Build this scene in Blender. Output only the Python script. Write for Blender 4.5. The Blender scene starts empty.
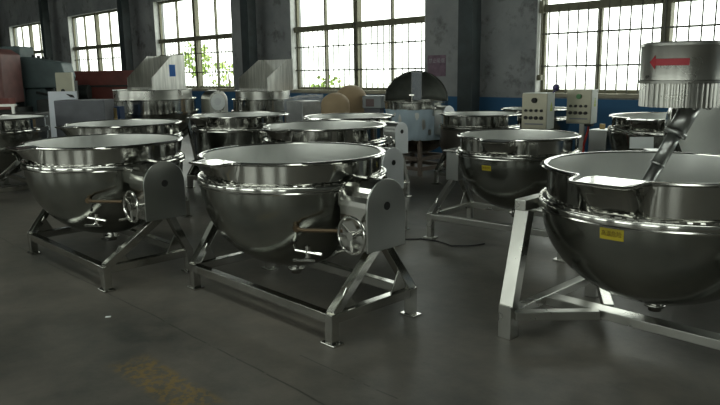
import bpy, bmesh, math, random
from mathutils import Matrix, Vector
random.seed(7)
PI = math.pi
S = bpy.context.scene
COL = S.collection

# ------------------------------------------------------------------ camera
F_PX, PITCH, ROLL, EYE = 678.0, 0.190, -0.0136, 1.46
fw = Vector((0, math.cos(PITCH), -math.sin(PITCH)))
up = Vector((0, math.sin(PITCH), math.cos(PITCH)))
rt = Vector((1, 0, 0))
r2 = math.cos(ROLL) * rt + math.sin(ROLL) * up
u2 = -math.sin(ROLL) * rt + math.cos(ROLL) * up
cam = bpy.data.cameras.new('camera')
cam.lens = F_PX / 720 * 36
cam.sensor_width = 36
camo = bpy.data.objects.new('camera', cam)
COL.objects.link(camo)
M = Matrix((r2, u2, -fw)).transposed().to_4x4()
M.translation = (0, 0, EYE)
camo.matrix_world = M
S.camera = camo
# ------------------------------------------------------------------ world, exposure
S.view_settings.view_transform = 'Standard'
S.view_settings.look = 'None'
S.view_settings.exposure = 1.15
S.view_settings.gamma = 1.0
S.view_settings.use_curve_mapping = False
w = bpy.data.worlds.new('overcast_sky')
S.world = w
w.use_nodes = True
bg = w.node_tree.nodes['Background']
bg.inputs[0].default_value = (0.93, 1.0, 0.90, 1)
bg.inputs[1].default_value = 1.9

# hall frame: local X runs along the window wall (to the right), local Y points at it
YAW = math.atan2(-0.721, 0.693)
ROT = Matrix.Rotation(YAW, 4, 'Z')
WALL_Y = 9.32


def hall(x, y, z=0.0):
    return ROT @ Vector((x, y, z))


def tolocal(x, y):
    v = ROT.inverted() @ Vector((x, y, 0))
    return v.x, v.y


# ------------------------------------------------------------------ materials
def nodes(name):
    m = bpy.data.materials.new(name)
    m.use_nodes = True
    nt = m.node_tree
    return m, nt, nt.nodes['Principled BSDF']


def mat(name, col, rough=0.5, metal=0.0, var=0.0, scale=8.0, bump=0.0, stretch=(1, 1, 1), rvar=0.0, detail=4, alpha=1.0, coat=0.0):
    m, nt, b = nodes(name)
    b.inputs['Base Color'].default_value = (*col, 1)
    b.inputs['Roughness'].default_value = rough
    b.inputs['Metallic'].default_value = metal
    if coat:
        b.inputs['Coat Weight'].default_value = coat
    if alpha < 1:
        b.inputs['Alpha'].default_value = alpha
    tc = nt.nodes.new('ShaderNodeTexCoord')
    mp = nt.nodes.new('ShaderNodeMapping')
    mp.inputs['Scale'].default_value = stretch
    nt.links.new(tc.outputs['Object'], mp.inputs[0])
    n = nt.nodes.new('ShaderNodeTexNoise')
    n.inputs['Scale'].default_value = scale
    n.inputs['Detail'].default_value = detail
    nt.links.new(mp.outputs[0], n.inputs['Vector'])
    if var:
        r = nt.nodes.new('ShaderNodeMapRange')
        r.inputs[1].default_value = 0.3
        r.inputs[2].default_value = 0.7
        r.inputs[3].default_value = 1 - var
        r.inputs[4].default_value = 1 + var
        nt.links.new(n.outputs[0], r.inputs[0])
        mx = nt.nodes.new('ShaderNodeVectorMath')
        mx.operation = 'SCALE'
        mx.inputs[0].default_value = col
        nt.links.new(r.outputs[0], mx.inputs['Scale'])
        nt.links.new(mx.outputs[0], b.inputs['Base Color'])
    if rvar:
        r = nt.nodes.new('ShaderNodeMapRange')
        r.inputs[1].default_value = 0.3
        r.inputs[2].default_value = 0.7
        r.inputs[3].default_value = max(0.02, rough - rvar)
        r.inputs[4].default_value = rough + rvar
        nt.links.new(n.outputs[0], r.inputs[0])
        nt.links.new(r.outputs[0], b.inputs['Roughness'])
    if bump:
        bp = nt.nodes.new('ShaderNodeBump')
        bp.inputs['Strength'].default_value = bump
        bp.inputs['Distance'].default_value = 0.01
        nt.links.new(n.outputs[0], bp.inputs['Height'])
        nt.links.new(bp.outputs[0], b.inputs['Normal'])
    return m


POL = mat('polished_steel', (0.50, 0.50, 0.47), 0.12, 1.0, var=0.06, scale=5, bump=0.03, rvar=0.04, detail=2)
SAT = mat('satin_jacket_steel', (0.31, 0.32, 0.295), 0.19, 1.0, var=0.10, scale=3, bump=0.03, rvar=0.05, detail=2)
INN = mat('matte_inner_steel', (0.74, 0.75, 0.73), 0.42, 1.0, var=0.05, scale=4, rvar=0.05)
BRU = mat('brushed_steel', (0.52, 0.52, 0.49), 0.30, 1.0, var=0.05, scale=5, rvar=0.05)
TUB = mat('mirror_tube_steel', (0.55, 0.55, 0.52), 0.13, 1.0, var=0.06, scale=6, bump=0.03, detail=2)
PLT = mat('gear_cover_steel', (0.42, 0.43, 0.42), 0.33, 1.0, var=0.05, scale=5, rvar=0.04)
LPLT = mat('pale_film_on_steel', (0.72, 0.75, 0.77), 0.45, 0.15, var=0.05, scale=5)
HOPM = mat('hopper_sheet_steel', (0.60, 0.60, 0.57), 0.30, 1.0, var=0.25, scale=6, stretch=(6, 6, 0.4), bump=0.1)
BLK = mat('black_hole', (0.01, 0.01, 0.01), 0.7)
RUB = mat('black_rubber', (0.02, 0.02, 0.022), 0.6)
WALLM = None
FRAME = mat('olive_window_paint', (0.14, 0.135, 0.09), 0.6, var=0.2, scale=10)
BAR = mat('grille_bar_paint', (0.10, 0.10, 0.08), 0.6)
SILL = mat('window_sill_plaster', (0.33, 0.31, 0.24), 0.85, var=0.25, scale=6)
REV = mat('white_reveal_plaster', (0.55, 0.56, 0.55), 0.8, var=0.1)
COLM = mat('dark_column_paint', (0.026, 0.037, 0.040), 0.55, var=0.35, scale=4)
ROOFM = mat('roof_sheet', (0.10, 0.105, 0.10), 0.8, var=0.2, scale=1)
GREEN = mat('machine_grey_green', (0.09, 0.13, 0.135), 0.5, var=0.15, scale=4)
RED = mat('machine_red_paint', (0.15, 0.030, 0.022), 0.5, var=0.25, scale=4)
PINK = mat('machine_faded_red_paint', (0.17, 0.075, 0.068), 0.55, var=0.25, scale=4)
CREAM = mat('cream_enamel', (0.50, 0.49, 0.38), 0.45, var=0.04)
WHITE = mat('white_board', (0.62, 0.66, 0.72), 0.6, var=0.05)
DGREY = mat('dark_grey_bin_paint', (0.09, 0.095, 0.11), 0.5, var=0.15, scale=5)
DARK = mat('dark_machine_iron', (0.02, 0.024, 0.022), 0.55, var=0.3, scale=5)
TAN = mat('tan_resin', (0.36, 0.27, 0.165), 0.75, var=0.10, scale=3)
BLUEF = mat('pale_blue_film', (0.42, 0.52, 0.60), 0.4, 0.0, var=0.08, scale=5, bump=0.2)
BOXF = mat('control_face_steel', (0.25, 0.24, 0.19), 0.30, 1.0, var=0.06, scale=5)
BOXW = mat('control_side_paint', (0.62, 0.66, 0.62), 0.5)
YEL = mat('yellow_sticker', (0.45, 0.36, 0.02), 0.5, var=0.05)
YINK = mat('dark_red_ink', (0.10, 0.03, 0.01), 0.6)
REDP = mat('red_arrow_paint', (0.33, 0.025, 0.035), 0.5)
BLUEP = mat('blue_plastic', (0.03, 0.16, 0.55), 0.5)
BRASS = mat('brass', (0.40, 0.30, 0.14), 0.35, 1.0)
PIPE = mat('brown_pipe', (0.14, 0.10, 0.06), 0.35, 0.6)
REDW = mat('red_wire', (0.40, 0.03, 0.02), 0.5)
PAPER = mat('white_paper', (0.82, 0.86, 0.86), 0.7, var=0.04)
PURP = mat('purple_notice_paint', (0.17, 0.115, 0.155), 0.85, var=0.25, scale=12)
CHALK = mat('faded_white_paint', (0.34, 0.33, 0.36), 0.85, var=0.2, scale=30)
PURK = mat('purple_plastic', (0.05, 0.04, 0.13), 0.4)
LEAF = mat('leaf_green', (0.38, 0.50, 0.14), 0.6, var=0.35, scale=3)
GREENK = mat('green_lamp_lens', (0.04, 0.16, 0.05), 0.3)
YARD = mat('outside_concrete', (0.55, 0.55, 0.50), 0.9, var=0.08, scale=1)
CYAN = mat('outside_blue_cladding', (0.25, 0.50, 0.72), 0.7)
BARK = mat('bark', (0.10, 0.08, 0.05), 0.9, var=0.3)
REDB = mat('brown_stand', (0.17, 0.135, 0.11), 0.6, var=0.3, scale=8)


def film_mat():
    m, nt, b = nodes('crumpled_clear_film')
    b.inputs['Base Color'].default_value = (0.75, 0.77, 0.80, 1)
    b.inputs['Roughness'].default_value = 0.12
    b.inputs['Alpha'].default_value = 0.30
    tc = nt.nodes.new('ShaderNodeTexCoord')
    n = nt.nodes.new('ShaderNodeTexNoise')
    n.inputs['Scale'].default_value = 9
    n.inputs['Detail'].default_value = 5
    n.inputs['Distortion'].default_value = 1.5
    nt.links.new(tc.outputs['Object'], n.inputs['Vector'])
    bp = nt.nodes.new('ShaderNodeBump')
    bp.inputs['Distance'].default_value = 0.06
    nt.links.new(n.outputs[0], bp.inputs['Height'])
    nt.links.new(bp.outputs[0], b.inputs['Normal'])
    return m


FILM = film_mat()


def wall_mat():
    m, nt, b = nodes('painted_plaster_with_blue_dado')
    N, L = nt.nodes, nt.links
    tc = N.new('ShaderNodeTexCoord')
    sx = N.new('ShaderNodeSeparateXYZ')
    L.new(tc.outputs['Object'], sx.inputs[0])
    n1 = N.new('ShaderNodeTexNoise'); n1.inputs['Scale'].default_value = 0.9; n1.inputs['Detail'].default_value = 8; n1.inputs['Roughness'].default_value = 0.65
    n2 = N.new('ShaderNodeTexNoise'); n2.inputs['Scale'].default_value = 2.3; n2.inputs['Detail'].default_value = 9; n2.inputs['Roughness'].default_value = 0.75
    L.new(tc.outputs['Object'], n1.inputs['Vector']); L.new(tc.outputs['Object'], n2.inputs['Vector'])
    r = N.new('ShaderNodeValToRGB')
    r.color_ramp.elements[0].position = 0.35; r.color_ramp.elements[0].color = (0.20, 0.21, 0.22, 1)
    r.color_ramp.elements[1].position = 0.65; r.color_ramp.elements[1].color = (0.31, 0.32, 0.325, 1)
    L.new(n1.outputs[0], r.inputs[0])
    s = N.new('ShaderNodeValToRGB')
    s.color_ramp.elements[0].position = 0.53; s.color_ramp.elements[0].color = (0, 0, 0, 1)
    s.color_ramp.elements[1].position = 0.64; s.color_ramp.elements[1].color = (0.75, 0.75, 0.75, 1)
    L.new(n2.outputs[0], s.inputs[0])
    mx = N.new('ShaderNodeMix'); mx.data_type = 'RGBA'
    L.new(s.outputs[0], mx.inputs[0]); L.new(r.outputs[0], mx.inputs[6])
    mx.inputs[7].default_value = (0.09, 0.085, 0.09, 1)
    lt = N.new('ShaderNodeMath'); lt.operation = 'LESS_THAN'; lt.inputs[1].default_value = 1.03
    L.new(sx.outputs[2], lt.inputs[0])
    m2 = N.new('ShaderNodeMix'); m2.data_type = 'RGBA'
    L.new(lt.outputs[0], m2.inputs[0]); L.new(mx.outputs[2], m2.inputs[6])
    bl = N.new('ShaderNodeMix'); bl.data_type = 'RGBA'
    L.new(n1.outputs[0], bl.inputs[0]); bl.inputs[6].default_value = (0.02, 0.085, 0.19, 1); bl.inputs[7].default_value = (0.035, 0.125, 0.25, 1)
    L.new(bl.outputs[2], m2.inputs[7])
    L.new(m2.outputs[2], b.inputs['Base Color'])
    b.inputs['Roughness'].default_value = 0.8
    return m


WALLM = wall_mat()
PLAIN = mat('dark_plaster', (0.16, 0.165, 0.16), 0.85, var=0.25, scale=0.8)


def floor_mat():
    m, nt, b = nodes('worn_concrete_floor')
    N, L = nt.nodes, nt.links
    tc = N.new('ShaderNodeTexCoord')
    sx = N.new('ShaderNodeSeparateXYZ'); L.new(tc.outputs['Object'], sx.inputs[0])

    def noise(sc, det=6, ro=0.6):
        n = N.new('ShaderNodeTexNoise'); n.inputs['Scale'].default_value = sc; n.inputs['Detail'].default_value = det
        n.inputs['Roughness'].default_value = ro; L.new(tc.outputs['Object'], n.inputs['Vector']); return n

    def mth(op, a, c=None, d=None):
        n = N.new('ShaderNodeMath'); n.operation = op
        for i, v in enumerate((a, c, d)):
            if v is None: continue
            if isinstance(v, (int, float)): n.inputs[i].default_value = v
            else: L.new(v, n.inputs[i])
        return n.outputs[0]
    n1 = noise(0.7, 6, 0.6); n2 = noise(6, 8, 0.7); n3 = noise(2.0, 3, 0.5)
    r = N.new('ShaderNodeValToRGB')
    r.color_ramp.elements[0].position = 0.36; r.color_ramp.elements[0].color = (0.045, 0.047, 0.042, 1)
    r.color_ramp.elements[1].position = 0.7; r.color_ramp.elements[1].color = (0.165, 0.148, 0.125, 1)
    mixv = mth('ADD', mth('MULTIPLY', n1.outputs[0], 0.65), mth('MULTIPLY', n2.outputs[0], 0.35))
    L.new(mixv, r.inputs[0])
    # saw-cut joints
    wob = mth('MULTIPLY', mth('SUBTRACT', n3.outputs[0], 0.5), 0.05)

    def joint(coord, off, period, wd):
        v = mth('ADD', mth('ADD', coord, -off + period * 50), wob)
        f = mth('PINGPONG', v, period / 2)
        return mth('LESS_THAN', f, wd)
    j1 = joint(sx.outputs[1], 1.83, 3.0, 0.005)
    cr1 = mth('LESS_THAN', mth('ABSOLUTE', mth('ADD', mth('SUBTRACT', sx.outputs[1], 2.09), wob)), 0.004)
    j2 = mth('MULTIPLY', cr1, mth('LESS_THAN', mth('ABSOLUTE', mth('ADD', sx.outputs[0], 2.3)), 0.35))
    j = mth('MAXIMUM', j1, j2)
    brk = mth('GREATER_THAN', n2.outputs[0], 0.44)
    j = mth('MULTIPLY', mth('MULTIPLY', j, brk), 0.75)
    mx = N.new('ShaderNodeMix'); mx.data_type = 'RGBA'
    L.new(j, mx.inputs[0]); L.new(r.outputs[0], mx.inputs[6]); mx.inputs[7].default_value = (0.02, 0.02, 0.018, 1)
    # worn yellow floor marking
    ax = mth('ABSOLUTE', mth('SUBTRACT', sx.outputs[0], -2.86)); ay = mth('ABSOLUTE', mth('SUBTRACT', sx.outputs[1], 1.42))
    inx = mth('SUBTRACT', 1.0, mth('DIVIDE', ax, 0.42)); iny = mth('SUBTRACT', 1.0, mth('DIVIDE', ay, 0.12))
    inn = mth('MINIMUM', mth('MAXIMUM', inx, 0.0), mth('MAXIMUM', iny, 0.0))
    n4 = noise(22, 5, 0.7)
    msk = mth('MULTIPLY', mth('SMOOTH_MIN', mth('MULTIPLY', inn, 3.0), 1.0, 0.1), mth('MULTIPLY', mth('GREATER_THAN', n4.outputs[0], 0.5), 0.6))
    m3 = N.new('ShaderNodeMix'); m3.data_type = 'RGBA'
    L.new(mth('MAXIMUM', msk, 0.0), m3.inputs[0]); L.new(mx.outputs[2], m3.inputs[6]); m3.inputs[7].default_value = (0.23, 0.15, 0.03, 1)
    L.new(m3.outputs[2], b.inputs['Base Color'])
    rr = N.new('ShaderNodeMapRange'); rr.inputs[1].default_value = 0.3; rr.inputs[2].default_value = 0.7
    rr.inputs[3].default_value = 0.30; rr.inputs[4].default_value = 0.50; L.new(n1.outputs[0], rr.inputs[0])
    L.new(rr.outputs[0], b.inputs['Roughness'])
    bp = N.new('ShaderNodeBump'); bp.inputs['Strength'].default_value = 0.25; bp.inputs['Distance'].default_value = 0.01
    L.new(n2.outputs[0], bp.inputs['Height']); L.new(bp.outputs[0], b.inputs['Normal'])
    return m


# ------------------------------------------------------------------ mesh helpers
def box(bm, x0, x1, y0, y1, z0, z1, mtx=None):
    vs = [bm.verts.new((x, y, z)) for z in (z0, z1) for y in (y0, y1) for x in (x0, x1)]
    for f in ((0, 2, 3, 1), (4, 5, 7, 6), (0, 1, 5, 4), (2, 6, 7, 3), (0, 4, 6, 2), (1, 3, 7, 5)):
        bm.faces.new([vs[i] for i in f])
    if mtx:
        bmesh.ops.transform(bm, matrix=mtx, verts=vs)
    return vs


def frame_of(d, upv=Vector((0, 0, 1))):
    d = d.normalized()
    if abs(d.dot(upv)) > 0.98:
        upv = Vector((0, 1, 0))
    s = d.cross(upv).normalized()
    return s, s.cross(d).normalized()


def beam(bm, a, b, w=0.05, h=None, upv=Vector((0, 0, 1))):
    """square tube from a to b"""
    a, b = Vector(a), Vector(b)
    h = h or w
    s, t = frame_of(b - a, upv)
    vs = []
    for p in (a, b):
        for i, j in ((-1, -1), (1, -1), (1, 1), (-1, 1)):
            vs.append(bm.verts.new(p + s * i * w / 2 + t * j * h / 2))
    for f in ((3, 2, 1, 0), (4, 5, 6, 7), (0, 1, 5, 4), (1, 2, 6, 5), (2, 3, 7, 6), (3, 0, 4, 7)):
        bm.faces.new([vs[i] for i in f])
    return vs


def tube(bm, pts, r, n=12, closed=False, caps=True):
    pts = [Vector(p) for p in pts]
    rings = []
    N = len(pts)
    prev = None
    for i, p in enumerate(pts):
        if closed:
            d = pts[(i + 1) % N] - pts[i - 1]
        else:
            d = pts[min(i + 1, N - 1)] - pts[max(i - 1, 0)]
        d.normalize()
        if prev is None:
            s, t = frame_of(d)
        else:
            s = (prev - d * prev.dot(d)).normalized()
            t = s.cross(d)
        prev = s
        rr = r[i] if isinstance(r, (list, tuple)) else r
        rings.append([bm.verts.new(p + (s * math.cos(2 * PI * k / n) + t * math.sin(2 * PI * k / n)) * rr) for k in range(n)])
    for i in range(N if closed else N - 1):
        a, b = rings[i], rings[(i + 1) % N]
        for k in range(n):
            f = bm.faces.new((a[k], a[(k + 1) % n], b[(k + 1) % n], b[k]))
            f.smooth = True
    if caps and not closed:
        bm.faces.new(rings[0][::-1])
        bm.faces.new(rings[-1])


def lathe(bm, prof, n=96, warp=None, smooth=True, cx=0, cy=0, closed=False):
    """profile of (r, z) turned about Z; r=0 closes to a pole"""
    rings = []
    for r, z in prof:
        if r <= 1e-6:
            rings.append([bm.verts.new((cx, cy, z))])
            continue
        ring = []
        for k in range(n):
            t = 2 * PI * k / n
            rr, zz = (warp(r, z, t) if warp else (r, z))
            ring.append(bm.verts.new((cx + rr * math.cos(t), cy + rr * math.sin(t), zz)))
        rings.append(ring)
    pairs = list(zip(rings, rings[1:]))
    if closed:
        pairs.append((rings[-1], rings[0]))
    for a, b in pairs:
        if len(a) == 1 and len(b) == 1:
            continue
        for k in range(n):
            k2 = (k + 1) % n
            if len(a) == 1:
                f = bm.faces.new((a[0], b[k2], b[k]))
            elif len(b) == 1:
                f = bm.faces.new((a[k], a[k2], b[0]))
            else:
                f = bm.faces.new((a[k], a[k2], b[k2], b[k]))
            f.smooth = smooth


def prism(bm, poly, d, mtx=None):
    """polygon in XZ plane extruded along +Y by d"""
    a = [bm.verts.new((x, 0, z)) for x, z in poly]
    b = [bm.verts.new((x, d, z)) for x, z in poly]
    bm.faces.new(a)
    bm.faces.new(b[::-1])
    for i in range(len(poly)):
        j = (i + 1) % len(poly)
        bm.faces.new((a[j], a[i], b[i], b[j]))
    if mtx:
        bmesh.ops.transform(bm, matrix=mtx, verts=a + b)


def blob(bm, c, r, sub=3, sc=(1, 1, 1), jit=0.0):
    g = bmesh.ops.create_icosphere(bm, subdivisions=sub, radius=1.0)
    for v in g['verts']:
        k = 1 + random.uniform(-jit, jit)
        v.co = Vector((c[0] + v.co.x * r * sc[0] * k, c[1] + v.co.y * r * sc[1] * k, c[2] + v.co.z * r * sc[2] * k))
        for f in v.link_faces:
            f.smooth = jit == 0


def obj(name, bm, m, parent=None, bevel=0.0, smooth_angle=None):
    me = bpy.data.meshes.new(name)
    bmesh.ops.recalc_face_normals(bm, faces=bm.faces[:])
    for e in bm.edges:
        if len(e.link_faces) == 2 and e.link_faces[0].smooth and e.calc_face_angle(0) > 0.6:
            e.smooth = False
    bm.to_mesh(me)
    bm.free()
    me.materials.append(m)
    o = bpy.data.objects.new(name, me)
    COL.objects.link(o)
    if parent:
        o.parent = parent
    if bevel:
        bv = o.modifiers.new('bevel', 'BEVEL')
        bv.width = bevel
        bv.segments = 2
        bv.limit_method = 'ANGLE'
        bv.angle_limit = 0.9
    return o


def B():
    return bmesh.new()


def tag(o, label, cat, group=None):
    o['label'] = label
    o['category'] = cat
    if group:
        o['group'] = group
    return o


def thing(name, label, cat, loc=(0, 0, 0), rz=0.0, group=None):
    o = bpy.data.objects.new(name, None)
    o.empty_display_size = 0.1
    COL.objects.link(o)
    o.location = loc
    o.rotation_euler = (0, 0, rz)
    return tag(o, label, cat, group)


def struct(name, bm, m, rot=True, bevel=0):
    o = obj(name, bm, m, None, bevel)
    if rot:
        o.rotation_euler = (0, 0, YAW)
    o['kind'] = 'structure'
    return o


def text_mesh(body, size, m, name, parent, mtx):
    cu = bpy.data.curves.new(name, 'FONT')
    cu.body = body
    cu.size = size
    cu.align_x = 'CENTER'
    cu.align_y = 'CENTER'
    cu.extrude = 0.0006
    cu.resolution_u = 3
    tmp = bpy.data.objects.new('tmp_text', cu)
    COL.objects.link(tmp)
    dg = bpy.context.evaluated_depsgraph_get()
    me = bpy.data.meshes.new_from_object(tmp.evaluated_get(dg))
    bpy.data.objects.remove(tmp)
    me.transform(mtx)
    me.materials.clear()
    me.materials.append(m)
    o = bpy.data.objects.new(name, me)
    COL.objects.link(o)
    if parent:
        o.parent = parent
    return o


# ================================================================== THE HALL
X0, X1, Y0 = -46.0, 9.0, -11.0
HT = 7.5
bm = B(); box(bm, X0, X1, Y0, WALL_Y + 0.3, -0.2, 0.0)
struct('floor', bm, floor_mat())
SKY = [(-7.6, -5.6), (-1.2, 0.2)]      # unseen roof openings added to light the hall (local Y ranges)
SKX0, SKX1 = -13.0, 8.0
bm = B()
prev = Y0
for a, b_ in SKY:
    box(bm, X0, X1, prev, a, HT, HT + 0.2)
    box(bm, X0, SKX0, a, b_, HT, HT + 0.2)
    box(bm, SKX1, X1, a, b_, HT, HT + 0.2)
    prev = b_
box(bm, X0, X1, prev, WALL_Y + 0.3, HT, HT + 0.2)
struct('ceiling', bm, ROOFM)


def portal(cx, cy, cz, sx, sy, rot):
    ld = bpy.data.lights.new('daylight_portal', 'AREA')
    ld.shape = 'RECTANGLE'; ld.size = sx; ld.size_y = sy
    ld.cycles.is_portal = True
    lo = bpy.data.objects.new('daylight_portal', ld)
    COL.objects.link(lo)
    lo.matrix_world = ROT @ Matrix.Translation((cx, cy, cz)) @ rot


for a, b_ in SKY:
    portal((SKX0 + SKX1) / 2, (a + b_) / 2, HT + 0.22, SKX1 - SKX0, b_ - a, Matrix.Identity(4))
Z_SILL, Z_TOP, Z_TR, Z_B1, Z_B2 = 1.11, 3.42, 2.40, 1.99, 1.51
WW = 3.776
wins = [(-5.763 - 6 * k) for k in range(-2, 7)]      # left edges, nearest first (local X)
bm = B()
edges = sorted(wins)
prev = X0
for xl in edges:
    xr = min(xl + WW, X1)
    box(bm, prev, xl, WALL_Y, WALL_Y + 0.3, 0, HT)
    box(bm, xl, xr, WALL_Y, WALL_Y + 0.3, 0, Z_SILL - 0.06)
    box(bm, xl, xr, WALL_Y, WALL_Y + 0.3, Z_TOP, HT)
    prev = xr
if prev < X1:
    box(bm, prev, X1, WALL_Y, WALL_Y + 0.3, 0, HT)
struct('wall_front', bm, WALLM)
bm = B(); box(bm, X0 - 0.3, X0, Y0, WALL_Y + 0.3, 0, HT); struct('wall_left', bm, PLAIN)
bm = B(); box(bm, X1, X1 + 0.3, Y0, WALL_Y + 0.3, 0, HT); struct('wall_right', bm, PLAIN)
# wall behind the viewer; its unseen windows are added for light and reflections
bm = B()
prev = X0
for xl in edges[2:]:
    xr = min(xl + WW, X1)
    box(bm, prev, xl, Y0 - 0.3, Y0, 0, HT)
    box(bm, xl, xr, Y0 - 0.3, Y0, 0, 1.1)
    box(bm, xl, xr, Y0 - 0.3, Y0, Z_TOP, HT)
    if xl > -19:
        portal((xl + xr) / 2, Y0 - 0.32, 2.26, xr - xl, 2.3, Matrix.Rotation(PI / 2, 4, 'X'))
    prev = xr
if prev < X1:
    box(bm, prev, X1, Y0 - 0.3, Y0, 0, HT)
struct('wall_back', bm, PLAIN)

for i, xl in enumerate(wins):
    xr = min(xl + WW, X1 - 0.01)
    wd = xr - xl
    fr = B()
    yf0, yf1 = WALL_Y + 0.14, WALL_Y + 0.20
    for a, b_ in ((xl, xl + 0.06), (xr - 0.06, xr)):
        box(fr, a, b_, yf0, yf1, Z_SILL, Z_TOP)
    box(fr, xl + 0.06, xr - 0.06, yf0, yf1, Z_TOP - 0.06, Z_TOP)
    box(fr, xl + 0.06, xr - 0.06, yf0, yf1, Z_SILL, Z_SILL + 0.05)
    xm = xl + WW / 2
    box(fr, xm - 0.06, xm + 0.06, yf0 - 0.03, yf1 + 0.03, Z_SILL, Z_TOP)
    box(fr, xl, xm - 0.06, yf0 - 0.06, yf1, Z_TR - 0.09, Z_TR + 0.02)
    box(fr, xm + 0.06, xr, yf0 - 0.06, yf1, Z_TR - 0.09, Z_TR + 0.02)
    for q in (xl + WW * 0.25, xl + WW * 0.75):
        box(fr, q - 0.022, q + 0.022, yf0, yf1, Z_SILL, Z_TR - 0.06)
        box(fr, q - 0.022, q + 0.022, yf0, yf1, Z_TR + 0.02, Z_TOP)
    wo = struct('window_%d' % (i + 1), fr, FRAME)
    gr = B()
    yb = WALL_Y + 0.08
    for k in range(1, 24):
        x = xl + WW * k / 24
        box(gr, x - 0.009, x + 0.009, yb, yb + 0.014, Z_SILL, Z_TR)
    for z in (Z_B1, Z_B2, Z_TR - 0.03):
        box(gr, xl, xr, yb + 0.014, yb + 0.03, z - 0.013, z + 0.013)
    obj('grille', gr, BAR, wo)
    sl = B(); box(sl, xl, xr, WALL_Y - 0.03, WALL_Y + 0.30, Z_SILL - 0.06, Z_SILL)
    obj('window_sill', sl, SILL, wo, 0.006)
    rv = B()
    box(rv, xl - 0.001, xl + 0.012, WALL_Y - 0.004, WALL_Y + 0.14, Z_SILL, Z_TOP)
    box(rv, xr - 0.012, xr + 0.001, WALL_Y - 0.004, WALL_Y + 0.14, Z_SILL, Z_TOP)
    obj('window_reveal', rv, REV, wo)
    if i < 7:
        portal(xl + wd / 2, WALL_Y + 0.32, (Z_TOP + Z_SILL) / 2, wd, Z_TOP - Z_SILL, Matrix.Rotation(-PI / 2, 4, 'X'))
# pull rod and latch on the nearest window's left edge
bm = B()
tube(bm, [(-5.72, WALL_Y + 0.06, 1.30), (-5.72, WALL_Y + 0.06, 2.6)], 0.012, 8)
box(bm, -5.75, -5.69, WALL_Y + 0.03, WALL_Y + 0.09, 1.30, 1.38)
box(bm, -5.75, -5.69, WALL_Y + 0.03, WALL_Y + 0.09, 2.30, 2.48)
o = obj('latch_rod', bm, FRAME); o.rotation_euler = (0, 0, YAW)
o.parent = bpy.data.objects['window_3']; o.matrix_parent_inverse = Matrix(); o.rotation_euler = (0, 0, 0)

# steel columns between the windows
for k in range(-1, 6):
    xc = -5.763 - 6 * k - 1.11 + 0.15 - 0.0
    bm = B()
    y0, y1 = WALL_Y - 0.52, WALL_Y - 0.30
    box(bm, xc - 0.14, xc + 0.14, y0, y1, 0, HT)
    names = {-1: 'dark steel column right of the nearest barred window', 0: 'dark steel column beside the faded purple wall notice',
             1: 'dark steel column behind the second hopper kettle, between two barred windows', 2: 'dark steel column behind the red press brake',
             3: 'dark steel column behind the grey-green press machine', 4: 'dark steel column at the far left edge of the hall', 5: 'dark steel column far down the hall'}
    struct('trim_%d' % (k + 2), bm, COLM)

# faded notice on the wall
nx = tolocal(*(hall(0, 0)[:2]))
bm = B(); box(bm, -7.92, -7.52, WALL_Y - 0.006, WALL_Y - 0.001, 1.37, 1.73)
wn = obj('wall_notice', bm, PURP); wn.rotation_euler = (0, 0, YAW)
tag(wn, 'faded purple notice painted on the grey wall beside a dark column', 'notice')
text_mesh('禁止吸烟', 0.10, CHALK, 'lettering', wn, Matrix.Translation((-7.72, WALL_Y - 0.008, 1.63)) @ Matrix.Rotation(PI / 2, 4, 'X') @ Matrix.Scale(0.9, 4))

# ------------------------------------------------------------------ outside
bm = B(); box(bm, -70, 30, WALL_Y + 0.3, WALL_Y + 60, -0.3, -0.1)
struct('trim_20', bm, YARD).name = 'yard_ground'


def tree(loc, h, r, label, n=60, trunk=True, base=0.0):
    t = thing('leafy_tree' if trunk else 'leafy_bush', label, 'tree' if trunk else 'bush', loc)
    lv = B()
    for _ in range(n * 14):
        th = random.uniform(0, 2 * PI); ph = math.acos(random.uniform(-1, 1)); rr = r * random.uniform(0.35, 1) ** 0.6
        c = Vector((math.cos(th) * math.sin(ph) * rr, math.sin(th) * math.sin(ph) * rr, base + h - r + math.cos(ph) * rr * 1.1))
        a = Vector([random.uniform(-1, 1) for _ in range(3)]).normalized() * 0.09
        b_ = a.cross(Vector([random.uniform(-1, 1) for _ in range(3)])).normalized() * 0.05
        vs = [lv.verts.new(c + a), lv.verts.new(c + b_), lv.verts.new(c - a), lv.verts.new(c - b_)]
        lv.faces.new(vs)
    obj('foliage', lv, LEAF, t)
    tr = B(); tube(tr, [(0, 0, 0), (0.03, 0, (h - r) * 0.6), (0, 0.02, h - r * 0.6)], [0.05, 0.04, 0.02], 8)
    obj('trunk', tr, BARK, t)
    return t


p = hall(-20.7, WALL_Y + 3.0, -0.1); tree(p, 2.6, 0.55, 'slim leafy tree outside the window behind the white gear housing', 22)
p = hall(-20.2, WALL_Y + 3.9, -0.1); tree(p, 2.0, 0.7, 'low green bush outside the window left of the broad pier', 16, False)
p = hall(-13.6, WALL_Y + 2.6, -0.1); tree(p, 1.5, 0.6, 'low green bush outside the window right of the second hopper', 16, False)
bm = B(); box(bm, -34.2, -33.3, WALL_Y + 3.0, WALL_Y + 3.3, -0.1, 2.4)
o = obj('blue_gate_panel', bm, CYAN); o.rotation_euler = (0, 0, YAW)
tag(o, 'pale blue panel standing outside the window above the red machine', 'panel')


# ================================================================== KETTLES
def spout_warp(R, ztop, zbot, phi0=-PI / 2, ext=0.10, half=0.28):
    def wp(r, z, t):
        d = (t - phi0 + PI) % (2 * PI) - PI
        if abs(d) > half or z < zbot:
            return r, z
        k = min(1.0, (half - abs(d)) / (0.30 * half)) / math.cos(d)
        f = max(0.0, min(1.0, (z - zbot) / (ztop - zbot)))
        return r + ext * k * f ** 1.05, z - 0.010 * k * f
    return wp


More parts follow.
